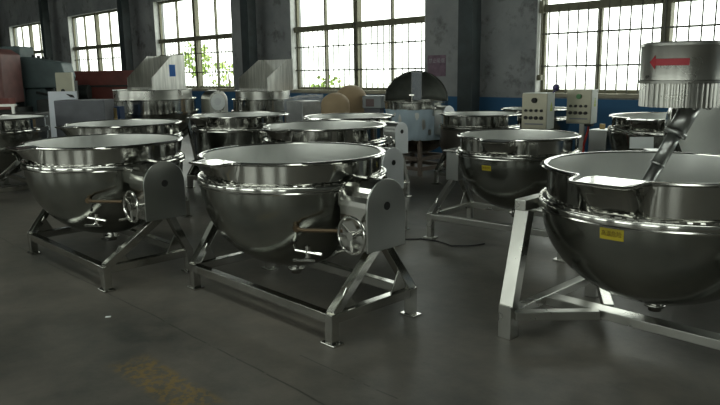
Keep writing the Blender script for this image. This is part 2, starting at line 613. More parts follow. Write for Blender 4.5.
def ellipse_arc(a, b, z0, n=18, start=0.0):
    return [(a * math.cos(t), z0 - b * math.sin(t)) for t in [start + (PI / 2 - start) * i / n for i in range(n + 1)]]


def vessel(t, D=1.22, zr=0.96, straight=0.0, depth=None, spout=True, jacket_mat=None, n=144, beads=True, phi0=-PI / 2, drop=0.130, ext=0.10):
    """pot, rolled rim, jacket, flange; everything in metres with the rim centre above the origin"""
    R = D / 2
    k = D / 1.22
    zf1, zf0 = zr - drop * k, zr - (drop + 0.054) * k       # flange top and bottom
    b = depth or 0.565 * k
    Rc = R - 0.035 * k                           # collar outer
    wp = spout_warp(Rc, zr, zf1 + 0.01, phi0, ext * k) if spout else None
    # outer collar (polished)
    bm = B()
    lathe(bm, [(Rc, zf1 - 0.02), (Rc, zr - 0.09 * k), (Rc, zr - 0.05 * k), (Rc, zr - 0.02), (Rc, zr - 0.008)], n, wp)
    lathe(bm, [(Rc - 0.004, zr - 0.008), (Rc - 0.004, zr - 0.02), (Rc - 0.004, zr - 0.05 * k), (Rc - 0.004, zf1 - 0.02)], n, wp)
    obj('collar', bm, POL, t)
    # inner bowl
    bm = B()
    Ri = Rc - 0.006
    lathe(bm, [(Ri, zr - 0.008), (Ri, zr - 0.02), (Ri, zr - 0.05 * k), (Ri, zr - 0.09 * k), (Ri, zf1 - 0.01), (Ri, zf0 - straight)] + ellipse_arc(Ri, b - 0.05, zf0 - straight)[1:], n, wp)
    obj('inner_bowl', bm, INN, t)
    if spout:
        # flat lip sheet of the spout
        bm = B()
        hw = Rc * 0.235
        yi, yo = -(Rc - 0.075 * k), -(Rc + ext - 0.006)
        A = []
        for zz in (zr - 0.016, zr - 0.013):
            A.append([bm.verts.new(q) for q in ((-hw * 0.9, yi, zz), (hw * 0.9, yi, zz), (hw * 0.99, -(Rc + 0.0), zz), (hw * 0.80, yo, zz), (-hw * 0.80, yo, zz), (-hw * 0.99, -(Rc + 0.0), zz))])
        bm.faces.new(A[0][::-1]); bm.faces.new(A[1])
        for i in range(6):
            j = (i + 1) % 6
            bm.faces.new((A[0][i], A[0][j], A[1][j], A[1][i]))
        bmesh.ops.transform(bm, matrix=Matrix.Rotation(phi0 + PI / 2, 4, 'Z'), verts=bm.verts[:])
        obj('pouring_lip', bm, POL, t)
    # rolled rim
    bm = B()
    rw, rh = R - Rc + 0.004, 0.011
    prof = []
    for i in range(10):
        a = 2 * PI * i / 10
        prof.append(((Rc - 0.004 + R) / 2 + rw / 2 * math.cos(a), zr - rh + rh * math.sin(a)))
    lathe(bm, prof, n, wp, closed=True)
    obj('rim', bm, POL, t)
    # jacket
    bm = B()
    Rj = R - 0.014 * k
    prof = [(Rj, zf0 + 0.004)]
    if straight:
        prof.append((Rj, zf0 - straight))
    prof += ellipse_arc(Rj, b, zf0 - straight)[(1 if straight else 1):]
    lathe(bm, prof, n)
    obj('jacket', bm, jacket_mat or SAT, t)
    # jacket flange, a rounded shoulder with a stitched weld line
    bm = B()
    lathe(bm, [(Rc - 0.002, zf1 + 0.002), (R - 0.010, zf1 - 0.004), (R - 0.001, zf1 - 0.010), (R + 0.004, zf1 - 0.020), (R + 0.002, zf0 + 0.012), (R + 0.006, zf0 + 0.006), (R + 0.004, zf0 - 0.002), (Rj - 0.002, zf0 - 0.006)], n)
    obj('jacket_flange', bm, POL, t)
    if beads:
        bm = B()
        m_ = 72
        for i in range(m_):
            a = 2 * PI * i / m_
            mt = Matrix.Rotation(a, 4, 'Z') @ Matrix.Translation((R - 0.006, 0, zf1 - 0.004))
            box(bm, -0.005, 0.005, -0.016, 0.016, -0.004, 0.005, mt)
        tube(bm, [((R - 0.006) * math.cos(2 * PI * i / 72), (R - 0.006) * math.sin(2 * PI * i / 72), zf1 - 0.006) for i in range(72)], 0.005, 6, closed=True)
        obj('weld_beads', bm, POL, t)
    # drain
    bm = B()
    zb = zf0 - straight - b
    tube(bm, [(0, 0, zb + 0.02), (0, 0, zb - 0.07)], 0.035, 16)
    tube(bm, [(0, 0, zb - 0.03), (0, 0, zb - 0.045)], 0.055, 16)
    obj('drain_pipe', bm, TUB, t)
    return dict(R=R, Rc=Rc, Rj=Rj, zf0=zf0, zf1=zf1, b=b, k=k)


def gusset(bm, p, dirv, up, w, s):
    """thin triangular plate at a leg foot"""
    p = Vector(p); a = p + Vector(dirv) * s; c = p + Vector(up) * s
    nrm = Vector((1, 0, 0)) * 0.006
    v = [bm.verts.new(q + nrm * i) for i in (-1, 1) for q in (p, a, c)]
    bm.faces.new(v[:3]); bm.faces.new(v[3:][::-1])
    for i in range(3):
        j = (i + 1) % 3
        bm.faces.new((v[j], v[i], v[3 + i], v[3 + j]))


def base_frame(t, xs=(-0.59, 0.84), y0=-0.43, y1=0.21, ztop=0.46, topx=(-0.66, 0.74), topy=(0.20, 0.05), tw=0.055, zr=0.15, m=None, yc=0.0):
    m = m or TUB
    bm = B()
    for y in (y0, y1):
        beam(bm, (xs[0] + tw / 2, y, zr), (xs[1] - tw / 2, y, zr), tw)
    for x in xs:
        beam(bm, (x, y0 + tw / 2, zr), (x, y1 - tw / 2, zr), tw)
        gusset(bm, (x, y0 + tw / 2, zr + tw / 2), (0, 1, 0), (0, 0.55, 0.83), 0, 0.15)
        gusset(bm, (x, y1 - tw / 2, zr + tw / 2), (0, -1, 0), (0, -0.55, 0.83), 0, 0.15)
    obj('base_frame', bm, m, t, 0.004)
    if not isinstance(topy, tuple):
        topy = (topy, topy)
    for hx, tx, ty in zip(xs, topx, topy):
        for y, sy in ((y0, -1), (y1, 1)):
            bm = B()
            beam(bm, (hx, y, 0.012), (hx, y, zr + tw * 0.5), tw * 1.04, upv=Vector((0, 1, 0)))
            beam(bm, (hx, y, zr + tw * 0.3), (tx, yc + sy * ty, ztop), tw, upv=Vector((1, 0, 0)))
            l = obj('leg', bm, m, t, 0.004)
            bm = B()
            box(bm, hx - 0.055, hx + 0.055, y - 0.04, y + 0.04, 0, 0.012)
            obj('foot_plate', bm, m, l, 0.002)


def arch(w, h, n=16):
    """outline in XZ, flat bottom at z=-h, round top about z=0 with radius w"""
    return [(-w, -h), (w, -h)] + [(w * math.cos(PI * i / n), w * math.sin(PI * i / n)) for i in range(n + 1)]


def gearbox(t, v, x0=0.60, x1=0.82, zc=0.71, w=0.15, h=0.25, side=1, m=None, wheel=True, hole=True, plate=None):
    m = m or PLT
    # prism extrudes along +Y from XZ; turn it so the face looks along +X
    mt = Matrix.Translation((side * x1, 0, zc)) @ Matrix.Rotation(side * PI / 2, 4, 'Z')
    bm = B(); prism(bm, arch(w, h), x1 - x0, mt)
    g = obj('gear_housing', bm, TUB if plate is None else m, t, 0.006)
    bm = B(); prism(bm, arch(w + 0.006, h + 0.004), 0.012, Matrix.Translation((side * (x1 + 0.012), 0, zc)) @ Matrix.Rotation(side * PI / 2, 4, 'Z'))
    obj('cover_plate', bm, plate or m, g, 0.003)
    if hole:
        bm = B(); tube(bm, [(side * (x1 + 0.005), 0, zc), (side * (x1 + 0.0155), 0, zc)], 0.024, 20)
        obj('shaft_hole', bm, BLK, g)
    bm = B()
    R = v['Rj']
    tube(bm, [(side * (R - 0.06), 0, zc), (side * (x0 + 0.01), 0, zc)], 0.06, 20)
    box(bm, min(side * (R - 0.10), side * (x0 + 0.01)), max(side * (R - 0.10), side * (x0 + 0.01)), -0.13, 0.13, zc - 0.02, zc + 0.10)
    obj('trunnion', bm, TUB, t, 0.01)
    if wheel:
        xw = side * (x1 - 0.03)
        yw = -w - 0.09
        zw = zc - 0.14
        bm = B()
        rr = 0.105
        ring = [(xw + rr * math.cos(2 * PI * i / 32), yw, zw + rr * math.sin(2 * PI * i / 32)) for i in range(32)]
        tube(bm, ring, 0.009, 10, closed=True)
        for a in (0.5, 0.5 + 2 * PI / 3, 0.5 + 4 * PI / 3):
            tube(bm, [(xw, yw, zw), (xw + rr * math.cos(a), yw, zw + rr * math.sin(a))], 0.008, 8)
        tube(bm, [(xw, yw - 0.015, zw), (xw, yw + 0.02, zw)], 0.024, 16)
        tube(bm, [(xw, yw, zw), (xw, -w + 0.01, zw)], 0.012, 10)
        tube(bm, [(xw - rr * 0.5, yw, zw - rr * 0.85), (xw - rr * 0.5, yw - 0.07, zw - rr * 0.85)], 0.010, 10)
        obj('handwheel', bm, TUB, g)
    return g


def left_bearing(t, v, x0=0.62, x1=0.80, zc=0.71, w=0.10, h=0.25):
    bm = B(); box(bm, -x1, -x0, -w, w, zc - h, zc + 0.06)
    g = obj('bearing_box', bm, PLT, t, 0.006)
    bm = B(); tube(bm, [(-x0 + 0.01, 0, zc), (-(v['Rj'] - 0.05), 0, zc)], 0.05, 20)
    obj('pivot_pin', bm, TUB, t)
    return g


def valves(t, v):
    """pipe and two small valves low on the jacket, beside the handwheel"""
    bm = B()
    tube(bm, [(0.45, -0.35, 0.575), (0.52, -0.35, 0.575), (0.70, -0.21, 0.575)], 0.011, 10)
    tube(bm, [(0.44, -0.34, 0.575), (0.47, -0.36, 0.575)], 0.020, 12)
    obj('steam_pipe', bm, PIPE, t)
    bm = B()
    tube(bm, [(0.40, -0.32, 0.46), (0.46, -0.36, 0.45), (0.62, -0.30, 0.44)], 0.011, 10)
    tube(bm, [(0.53, -0.33, 0.41), (0.53, -0.33, 0.48)], 0.015, 10)
    tube(bm, [(0.48, -0.40, 0.40), (0.58, -0.32, 0.40)], 0.009, 8)
    tube(bm, [(0.53, -0.36, 0.40), (0.53, -0.33, 0.42)], 0.008, 8)
    obj('steam_valve', bm, TUB, t)


def tilt_kettle(label, x, y, yaw=YAW, D=1.22, zr=0.96, straight=0.0, jm=None, plate=None, group='tilting jacketed kettles on square tube frames', vv=True, gear=True, depth=None, L=0.84, zc=None, gw=0.15):
    t = thing('jacketed_kettle', label, 'kettle', (x, y, 0), yaw, group)
    v = vessel(t, D, zr, straight, jacket_mat=jm, depth=depth)
    s = D / 1.22
    zc = zc or zr - 0.25
    if gear:
        gearbox(t, v, (L - 0.24), L - 0.015, zc, gw, 0.25, 1, plate=plate)
    left_bearing(t, v, 0.62 * s, 0.80 * s, zc)
    base_frame(t, (-0.59 * s, 0.84 * s), -0.43 * s, 0.21 * s, zc - 0.25, (-0.66 * s, L - 0.08), (0.19, 0.04), yc=0.02)
    if vv:
        valves(t, v)
    return t, v


tilt_kettle('nearest steel kettle in the middle, grey cover plate with round hole on its right', -0.434, 4.40, L=0.85)
tilt_kettle('steel kettle at the left front on bare floor, left neighbour of the nearest middle one', -2.03, 5.40, L=0.95)
tilt_kettle('steel kettle directly behind the nearest middle one, pale cover plate at its right', -0.33, 6.69, plate=LPLT, L=0.92, zc=0.66, gw=0.13)
tilt_kettle('steel kettle directly behind the left front one, facing the grey bin', -2.55, 7.40)
tilt_kettle('steel kettle cut off by the left edge, in front of the press machine', -4.62, 8.68, gear=False, vv=False)
tilt_kettle('straight-sided steel kettle behind the two front ones, with tall flat walls', -1.50, 8.64, straight=0.22, depth=0.42)
tilt_kettle('third steel kettle back in the middle file, small pale cover plate at right', -0.12, 8.36, D=1.12, zr=0.94, plate=LPLT, vv=False, L=0.88, zc=0.79, gw=0.10)


# --- right-hand kettles
def sticker(t, v, ang, zs, w, h, chars):
    """curved yellow label on the jacket, following the ellipse"""
    a, b, z0 = v['Rj'], v['b'], v['zf0']
    bm = B()
    nx_, nz_ = 8, 4
    grid = []
    for i in range(nx_ + 1):
        row = []
        for j in range(nz_ + 1):
            z = zs - h / 2 + h * j / nz_
            rad = a * math.sqrt(max(0, 1 - ((z0 - z) / b) ** 2)) + 0.0015
            th = ang + (i / nx_ - 0.5) * w / a
            row.append(bm.verts.new((rad * math.cos(th), rad * math.sin(th), z)))
        grid.append(row)
    for i in range(nx_):
        for j in range(nz_):
            bm.faces.new((grid[i][j], grid[i + 1][j], grid[i + 1][j + 1], grid[i][j + 1]))
    st = obj('warning_sticker', bm, YEL, t)
    # text wrapped on the jacket
    m_ = text_mesh(chars, 1.0, YINK, 'lettering', st, Matrix())
    xs = [vv_.co.x for vv_ in m_.data.vertices]; ys = [vv_.co.y for vv_ in m_.data.vertices]
    xa, xb, ya, yb = min(xs), max(xs), min(ys), max(ys)
    for q in m_.data.vertices:
        uu = (q.co.x - xa) / (xb - xa) - 0.5; ww = (q.co.y - ya) / (yb - ya) - 0.5
        z = zs + ww * h * 0.5 + h * 0.06
        rad = a * math.sqrt(max(0, 1 - ((z0 - z) / b) ** 2)) + 0.003
        th = ang + uu * w * 0.84 / a
        q.co = Vector((rad * math.cos(th), rad * math.sin(th), z))
    return st


# kettle with narrow A-legs, right of the middle
t = thing('jacketed_kettle', 'smaller steel kettle right of centre with yellow sticker on an A-legged frame', 'kettle', (1.36, 5.80, 0), math.radians(-40), 'tilting jacketed kettles on square tube frames')
v = vessel(t, 1.04, 0.925, ext=0.12, drop=0.15, phi0=math.radians(-82))
left_bearing(t, v, 0.53, 0.66, 0.68, 0.10, 0.20)
bm = B(); box(bm, -0.68, -0.48, -0.13, 0.13, 0.745, 0.757); obj('bearing_cap', bm, BRU, t, 0.003)
gearbox(t, v, 0.53, 0.68, 0.68, 0.12, 0.20, 1, wheel=False)
base_frame(t, (-0.61, 0.61), -0.42, 0.26, 0.48, (-0.60, 0.60), 0.07, 0.05, 0.20, m=BRU)
sticker(t, v, math.radians(-90 - 2), 0.685, 0.085, 0.042, '高温危险')

# big stirred kettle at the right front
t = thing('stirring_kettle', 'big steel kettle at right front with stirrer motor and yellow sticker', 'kettle', (1.60, 3.52, 0), YAW)
v = vessel(t, 1.26, 0.965, ext=0.14, drop=0.17, depth=0.50)
sticker(t, v, math.radians(-90 + 2), 0.70, 0.115, 0.055, '高温危险')


def LG(p):        # world to this kettle's frame
    q = Matrix.Rotation(-YAW, 4, 'Z') @ (Vector(p) - Vector((1.60, 3.52, 0)))
    return q


n0 = LG((0.815, 3.575, 0)); f0 = LG((1.49, 4.28, 0)); xl = n0.x
ys0, ys1 = n0.y, f0.y
bm = B()
zf = 0.135
for sx, xx in ((-1, xl), (1, 1.12)):
    beam(bm, (xx, ys0 + 0.04, zf), (xx, ys1 - 0.04, zf), 0.06, 0.05)
    ym = ys0 + 0.40 * (ys1 - ys0)
    beam(bm, (xx - sx * 0.04, ys0, zf), (xx - sx * 0.36, ym - 0.06, zf), 0.06, 0.05)
    beam(bm, (xx - sx * 0.04, ys1, zf), (xx - sx * 0.36, ym + 0.06, zf), 0.06, 0.05)
beam(bm, (xl + 0.03, ym, zf - 0.005), (1.12 - 0.03, ym, zf - 0.005), 0.10, 0.05)
obj('base_frame', bm, BRU, t, 0.004)
for sx, xx in ((-1, xl), (1, 1.12)):
    for yy, sy, ytop in ((ys0, -1, ys0 + 0.13), (ys1, 1, ys1 - 0.13)):
        bm = B()
        beam(bm, (xx, yy, 0.0), (xx, yy, 0.19), 0.08, 0.08, Vector((0, 1, 0)))
        beam(bm, (xx, yy, 0.17), (xx, ytop, 0.70), 0.065, 0.085, Vector((1, 0, 0)))
        obj('leg', bm, BRU, t, 0.004)
    bm = B()
    beam(bm, (xx, ys0 + 0.08, 0.735), (xx, ys1 - 0.08, 0.735), 0.07, 0.06)
    o = obj('top_beam', bm, BRU, t, 0.004)
    bm = B()
    tube(bm, [(xx, 0, 0.74), (sx * (v['Rj'] - 0.05), 0, 0.74)], 0.045, 16)
    box(bm, xx - 0.05, xx + 0.05, -0.07, 0.07, 0.765, 0.82)
    obj('trunnion', bm, TUB, t, 0.004)
# stirrer: hood, ribbed motor shell, slanted sleeve
hc = LG((1.692, 3.60, 0))
bm = B()
lathe(bm, [(0.0, 1.592), (0.19, 1.590), (0.206, 1.584), (0.208, 1.570), (0.206, 1.566), (0.205, 1.400), (0.209, 1.395), (0.208, 1.382), (0.19, 1.380)], 96, cx=hc.x, cy=hc.y)
hood = obj('motor_hood', bm, BRU, t)
bm = B()
nr = 46
ring_b, ring_t = [], []
for i in range(nr * 4):
    a = 2 * PI * i / (nr * 4)
    rr = 0.203 if (i % 4) < 2 else 0.193
    ring_b.append(bm.verts.new((hc.x + rr * math.cos(a), hc.y + rr * math.sin(a), 1.262)))
    ring_t.append(bm.verts.new((hc.x + rr * math.cos(a), hc.y + rr * math.sin(a), 1.382)))
for i in range(nr * 4):
    j = (i + 1) % (nr * 4)
    bm.faces.new((ring_b[i], ring_b[j], ring_t[j], ring_t[i]))
bm.faces.new(ring_b[::-1])
obj('ribbed_motor_shell', bm, BRU, t)
# red arrow bent round the hood, pointing left
ar = [(-0.105, 0.0), (-0.070, 0.034), (-0.070, 0.016), (0.09, 0.016), (0.09, -0.016), (-0.070, -0.016), (-0.070, -0.034)]
view = Vector((hc.x, hc.y, 0)) - LG((0, 0, 0)); view.z = 0
a_mid = math.atan2(-view.y, -view.x) - 0.32
bm = B()
top_, bot_ = [], []


def onhood(sx_, z):
    a = a_mid + sx_ / 0.206
    return (hc.x + 0.2085 * math.cos(a), hc.y + 0.2085 * math.sin(a), 1.489 + z)


head = [bm.verts.new(onhood(*q)) for q in ((-0.108, 0.0), (-0.070, 0.036), (-0.070, -0.036))]
bm.faces.new(head)
for i in range(12):
    xa = -0.070 + 0.165 * i / 12; xb = -0.070 + 0.165 * (i + 1) / 12
    q = [bm.verts.new(onhood(*c)) for c in ((xa, -0.017), (xb, -0.017), (xb, 0.017), (xa, 0.017))]
    bm.faces.new(q)
obj('red_arrow', bm, REDP, hood)
s0 = LG((1.755, 3.60, 1.265)); s1 = LG((1.680, 3.60, 1.12)); s2 = LG((1.42, 3.58, 0.62))
dd = (s1 - s0).normalized()
bm = B()
tube(bm, [s0, s1], 0.050, 24)
tube(bm, [s1 - dd * 0.012, s1 + dd * 0.012], 0.060, 24)
sl = obj('shaft_sleeve', bm, PLT, t)
bm = B()
for a in range(6):
    an = a * PI / 3
    c = Vector((s0.x + 0.085 * math.cos(an), s0.y + 0.085 * math.sin(an), 0))
    tube(bm, [(c.x, c.y, 1.262), (c.x, c.y, 1.245)], 0.012, 6)
obj('bolt_ring', bm, TUB, sl)
bm = B()
s15 = s1.lerp(s2, 0.33)
tube(bm, [s1, s15], 0.036, 20)
tube(bm, [s15, s2], 0.031, 20)
tube(bm, [s15 - dd * 0.006, s15 + dd * 0.006], 0.040, 20)
obj('stirrer_shaft', bm, PLT, t)
bm = B()
beam(bm, s2 + Vector((-0.18, -0.02, 0.02)), s2 + Vector((0.20, 0.02, -0.14)), 0.02, 0.10)
obj('stirrer_paddle', bm, INN, t)

# far right kettle against the blue dado
t = thing('jacketed_kettle', 'steel kettle behind the stirring one, in front of the blue wall paint at right', 'kettle', (3.36, 7.40, 0), YAW, 'tilting jacketed kettles on square tube frames')
v = vessel(t, 1.22, 0.955, ext=0.13)
left_bearing(t, v, 0.62, 0.84, 0.71, 0.14, 0.22)
base_frame(t)
bm = B(); tube(bm, [(-0.30, -0.66, 0.86), (0.20, -0.99, 0.78)], 0.012, 10); tube(bm, [(-0.30, -0.66, 0.86), (-0.27, -0.50, 0.86)], 0.012, 10)
obj('tilt_lever', bm, TUB, t)
bm = B(); box(bm, -0.70, -0.64, -0.16, -0.14, 0.78, 0.84); obj('brass_gleam', bm, BRASS, t)  # small brass block stands in for a yellow gleam on the bearing
p = Vector((3.36, 7.40, 0)) + ROT @ Vector((-0.30, -0.60, 0))
bm = B(); box(bm, -0.11, 0.11, -0.012, 0.0, -0.055, 0.055)
o = obj('paper_sheet', bm, PAPER); o.location = (2.72, 6.52, 0.755); o.rotation_euler = (-0.1, 0, -0.1)
tag(o, 'white paper sheet taped on the kettle in front of the blue wall', 'paper')

# kettle tipped towards the viewer behind the stirring one
t = thing('tipped_kettle', 'large steel kettle tipped over behind the stirring one, showing its pale inside', 'kettle', (3.25, 5.35, 0), 0.0)
body = B()
Rk = 0.72
tm = Matrix.Translation((0, 0, 0.98)) @ Matrix.Rotation(math.radians(-8), 4, 'Z') @ Matrix.Rotation(math.radians(62), 4, 'X')
lathe(body, [(Rk, 0.0), (Rk - 0.004, -0.05)] + ellipse_arc(Rk - 0.004, 0.62, -0.12)[1:], 96)
bmesh.ops.transform(body, matrix=tm, verts=body.verts[:])
obj('inner_bowl', body, INN, t)
body = B(); lathe(body, [(Rk + 0.03, -0.02), (Rk + 0.03, -0.10)] + ellipse_arc(Rk + 0.03, 0.66, -0.12)[1:], 96)
bmesh.ops.transform(body, matrix=tm, verts=body.verts[:]); obj('jacket', body, SAT, t)
body = B(); lathe(body, [(Rk - 0.006, 0.006), (Rk + 0.03, 0.006), (Rk + 0.034, -0.006), (Rk + 0.03, -0.02), (Rk - 0.006, -0.014)], 96, closed=True)
bmesh.ops.transform(body, matrix=tm, verts=body.verts[:]); obj('rim', body, POL, t)
for sx in (-1, 1):
    for sy in (-1, 1):
        bm = B(); beam(bm, (sx * 0.88, 0.30 + sy * 0.35, 0), (sx * 0.84, 0.15 + sy * 0.08, 0.70), 0.055, upv=Vector((1, 0, 0)))
        obj('leg', bm, BRU, t, 0.004)
    bm = B(); box(bm, min(sx * 0.76, sx * 0.88), max(sx * 0.76, sx * 0.88), 0.0, 0.30, 0.66, 0.80); obj('bearing_box', bm, PLT, t, 0.005)
bm = B()
for sx in (-1, 1):
    beam(bm, (sx * 0.88, -0.02, 0.12), (sx * 0.88, 0.62, 0.12), 0.05)
beam(bm, (-0.86, 0.58, 0.12), (0.86, 0.58, 0.12), 0.05)
beam(bm, (-0.86, -0.02, 0.12), (0.86, -0.02, 0.12), 0.05)
obj('base_frame', bm, BRU, t)

# kettles between the centre and the window wall
t = thing('round_kettle', 'dark-rimmed steel kettle with brownish drum under it, right of the blue-wrapped pot', 'kettle', (1.56, 8.75, 0), YAW, 'kettles near the window wall')
v = vessel(t, 1.05, 0.925, straight=0.20, spout=False, depth=0.30, jacket_mat=mat('dull_brown_steel', (0.22, 0.20, 0.18), 0.4, 1.0, var=0.2, scale=4), drop=0.16)
base_frame(t, (-0.42, 0.6), -0.36, 0.30, 0.48, (-0.44, 0.46), 0.07, 0.05)
t = thing('round_kettle', 'steel kettle against the blue wall paint, mostly hidden by the left control box', 'kettle', (2.42, 9.35, 0), YAW, 'kettles near the window wall')
v = vessel(t, 0.95, 0.945, spout=False, depth=0.45)
left_bearing(t, v, 0.48, 0.62, 0.70, 0.10, 0.20)
base_frame(t, (-0.56, 0.56), -0.30, 0.28, 0.48, (-0.55, 0.55), 0.07, 0.05)

# blue-wrapped pot with a half dome lid
t = thing('blue_wrapped_pot', 'tall steel pot wrapped in pale blue film with raised half-dome lid', 'pot', (0.835, 9.95, 0), YAW)
k_r = 0.455
bm = B(); lathe(bm, [(k_r - 0.012, 0.93), (k_r, 0.93), (k_r, 1.02), (k_r + 0.012, 1.03), (k_r + 0.012, 1.045), (k_r - 0.012, 1.045)], 72, closed=True); obj('rim', bm, POL, t)
bm = B(); lathe(bm, [(k_r - 0.02, 1.0), (k_r - 0.02, 0.6)] + ellipse_arc(k_r - 0.02, 0.25, 0.6)[1:], 72); obj('inner_bowl', bm, INN, t)


def crumple(r, z, tt):
    return r + 0.006 * math.sin(tt * 9 + z * 14) + 0.004 * math.sin(tt * 23 - z * 9), z


bm = B(); lathe(bm, [(k_r + 0.0, 0.935)] + [(k_r - 0.015, 0.93 - 0.05 * i) for i in range(1, 9)] + [(k_r - 0.03, 0.50)], 90, crumple); obj('blue_film', bm, BLUEF, t)
bm = B(); lathe(bm, [(k_r - 0.03, 0.93), (k_r - 0.035, 0.5)] + ellipse_arc(k_r - 0.035, 0.22, 0.5)[1:], 72); obj('jacket', bm, mat('dark_jacket_steel', (0.12, 0.10, 0.08), 0.25, 1.0), t)
# lid: quarter sphere hinged at the back
bm = B()
nn = 24
rows = []
for i in range(nn + 1):
    th = PI * i / nn          # left to right over the top
    rows.append([])
    for j in range(9):
        ph = (PI / 2) * j / 8
        x = k_r * math.cos(th)
        rho = k_r * math.sin(th)
        rows[-1].append(bm.verts.new((x, rho * math.sin(ph) * 0.9, 1.045 + rho * math.cos(ph) * 0.92)))
for i in range(nn):
    for j in range(8):
        try:
            f = bm.faces.new((rows[i][j], rows[i + 1][j], rows[i + 1][j + 1], rows[i][j + 1])); f.smooth = True
        except ValueError:
            pass
bmesh.ops.remove_doubles(bm, verts=bm.verts[:], dist=1e-4)
bmesh.ops.transform(bm, matrix=Matrix.Rotation(-YAW * 0.95, 4, 'Z'), verts=bm.verts[:])
lid = obj('half_dome_lid', bm, mat('clouded_lid', (0.22, 0.235, 0.21), 0.5, 0.2, var=0.15), t)
sm = lid.modifiers.new('thick', 'SOLIDIFY'); sm.thickness = 0.006
bm = B(); tube(bm, [(k_r * math.cos(PI * i / 24), 0, 1.045 + k_r * 0.92 * math.sin(PI * i / 24)) for i in range(25)], 0.009, 8)
bmesh.ops.transform(bm, matrix=Matrix.Rotation(-YAW * 0.95, 4, 'Z'), verts=bm.verts[:]); obj('lid_edge', bm, POL, lid)
bm = B(); box(bm, -0.07, 0.08, -0.06, 0.06, 1.05, 1.46, Matrix.Rotation(-YAW * 0.95, 4, 'Z'))
mo = obj('wrapped_motor', bm, FILM, t, 0.01)
bm = B(); box(bm, -0.06, 0.07, -0.05, 0.05, 1.05, 1.44, Matrix.Rotation(-YAW * 0.95, 4, 'Z')); obj('motor', bm, mat('slate_motor_paint', (0.07, 0.09, 0.13), 0.4), mo)
bm = B(); tube(bm, [(0.17, -0.28, 1.04), (0.17, -0.28, 1.13)], 0.012, 8); tube(bm, [(0.13, -0.29, 1.13), (0.21, -0.27, 1.13)], 0.012, 8); obj('lid_handle', bm, TUB, t)
bm = B()
for s_ in (-1, 1):
    for q in (-1, 1):
        beam(bm, (s_ * 0.34, q * 0.30, 0), (s_ * 0.30, q * 0.26, 0.55), 0.05)
    beam(bm, (s_ * 0.34, -0.30, 0.10), (s_ * 0.34, 0.30, 0.10), 0.05)
    beam(bm, (s_ * 0.33, -0.29, 0.24), (s_ * 0.33, 0.29, 0.24), 0.05)
for z in (0.10, 0.24):
    for q in (-1, 1):
        beam(bm, (-0.32, q * 0.30, z), (0.32, q * 0.30, z), 0.05)
obj('stand', bm, REDB, t)
vk = dict(Rj=k_r)
gearbox(t, vk, 0.44, 0.60, 0.86, 0.12, 0.28, 1, wheel=False, hole=False, plate=LPLT)


# hopper kettles near the far wall
def hopper_kettle(label, x, y, R, zt, hood, film=False, blue=False):
    t = thing('hopper_kettle', label, 'kettle', (x, y, 0), YAW, 'kettles with raised sheet-steel hoods')
    bm = B(); lathe(bm, [(R, zt - 0.15), (R, zt - 0.01), (R + 0.012, zt), (R - 0.05, zt + 0.004), (R - 0.05, zt - 0.15)], 80); obj('lid_ring', bm, BRU, t)
    bm = B(); lathe(bm, [(R - 0.05, zt - 0.02), (0.0, zt - 0.02)], 64); obj('lid_plate', bm, BRU, t)
    R2 = R + 0.05
    bm = B(); lathe(bm, [(R2, zt - 0.34), (R2, zt - 0.165), (R2 + 0.02, zt - 0.155), (R2 + 0.02, zt - 0.143), (R - 0.02, zt - 0.143)], 80); obj('collar', bm, POL, t)
    bm = B(); lathe(bm, [(R2 + 0.03, zt - 0.34), (R2 + 0.03, zt - 0.40), (R2, zt - 0.45)] + ellipse_arc(R2, 0.45, zt - 0.45)[1:], 80); obj('jacket', bm, SAT, t)
    bm = B(); lathe(bm, [(R2 - 0.01, zt - 0.335), (R2 + 0.04, zt - 0.335), (R2 + 0.04, zt - 0.36), (R2 - 0.01, zt - 0.36)], 80, closed=True); obj('jacket_flange', bm, POL, t)
    a, b0, b1, h, hf, yt = hood
    ox = 0.16
    # open-fronted sheet hood: back panel, two side panels with slanted front edges
    bm = B()
    th = 0.008

    def side(xx):
        pl = [(b0, 0), (b1, 0), (b1, h), (yt, h), (b0, hf)]
        A = [bm.verts.new((xx + ox, yy, zt + zz)) for yy, zz in pl]
        C_ = [bm.verts.new((xx + ox + th, yy, zt + zz)) for yy, zz in pl]
        bm.faces.new(A); bm.faces.new(C_[::-1])
        for i in range(5):
            j = (i + 1) % 5
            bm.faces.new((A[j], A[i], C_[i], C_[j]))
    side(-a); side(a)
    box(bm, ox - a, ox + a + th, b1, b1 + th, zt, zt + h)
    box(bm, ox - a, ox + a + th, b0 - th, b0, zt, zt + 0.04)
    hd = obj('charging_hood', bm, HOPM, t)
    if blue:
        bm = B(); box(bm, ox + a + th, ox + a + th + 0.004, b0 + 0.30, b0 + 0.40, zt + h * 0.38, zt + h * 0.72); obj('blue_label', bm, BLUEP, hd)
    for sx in (-1, 1):
        for sy in (-1, 1):
            bm = B(); beam(bm, (sx * R2 * 0.9, sy * R2 * 0.6, 0), (sx * R2 * 0.86, sy * R2 * 0.4, zt - 0.45), 0.05, upv=Vector((1, 0, 0))); obj('leg', bm, TUB, t)
    return t


hopper_kettle('kettle with tall open sheet-steel hood and blue label, in front of the red press brake', -3.26, 10.9, 0.60, 1.235, (0.40, -0.30, 0.26, 0.52, 0.18, 0.06), blue=True)
hopper_kettle('kettle with open sheet-steel hood, standing before the broad grey pier between two windows', -1.70, 12.2, 0.48, 1.165, (0.42, -0.32, 0.22, 0.53, 0.22, 0.12), film=True)
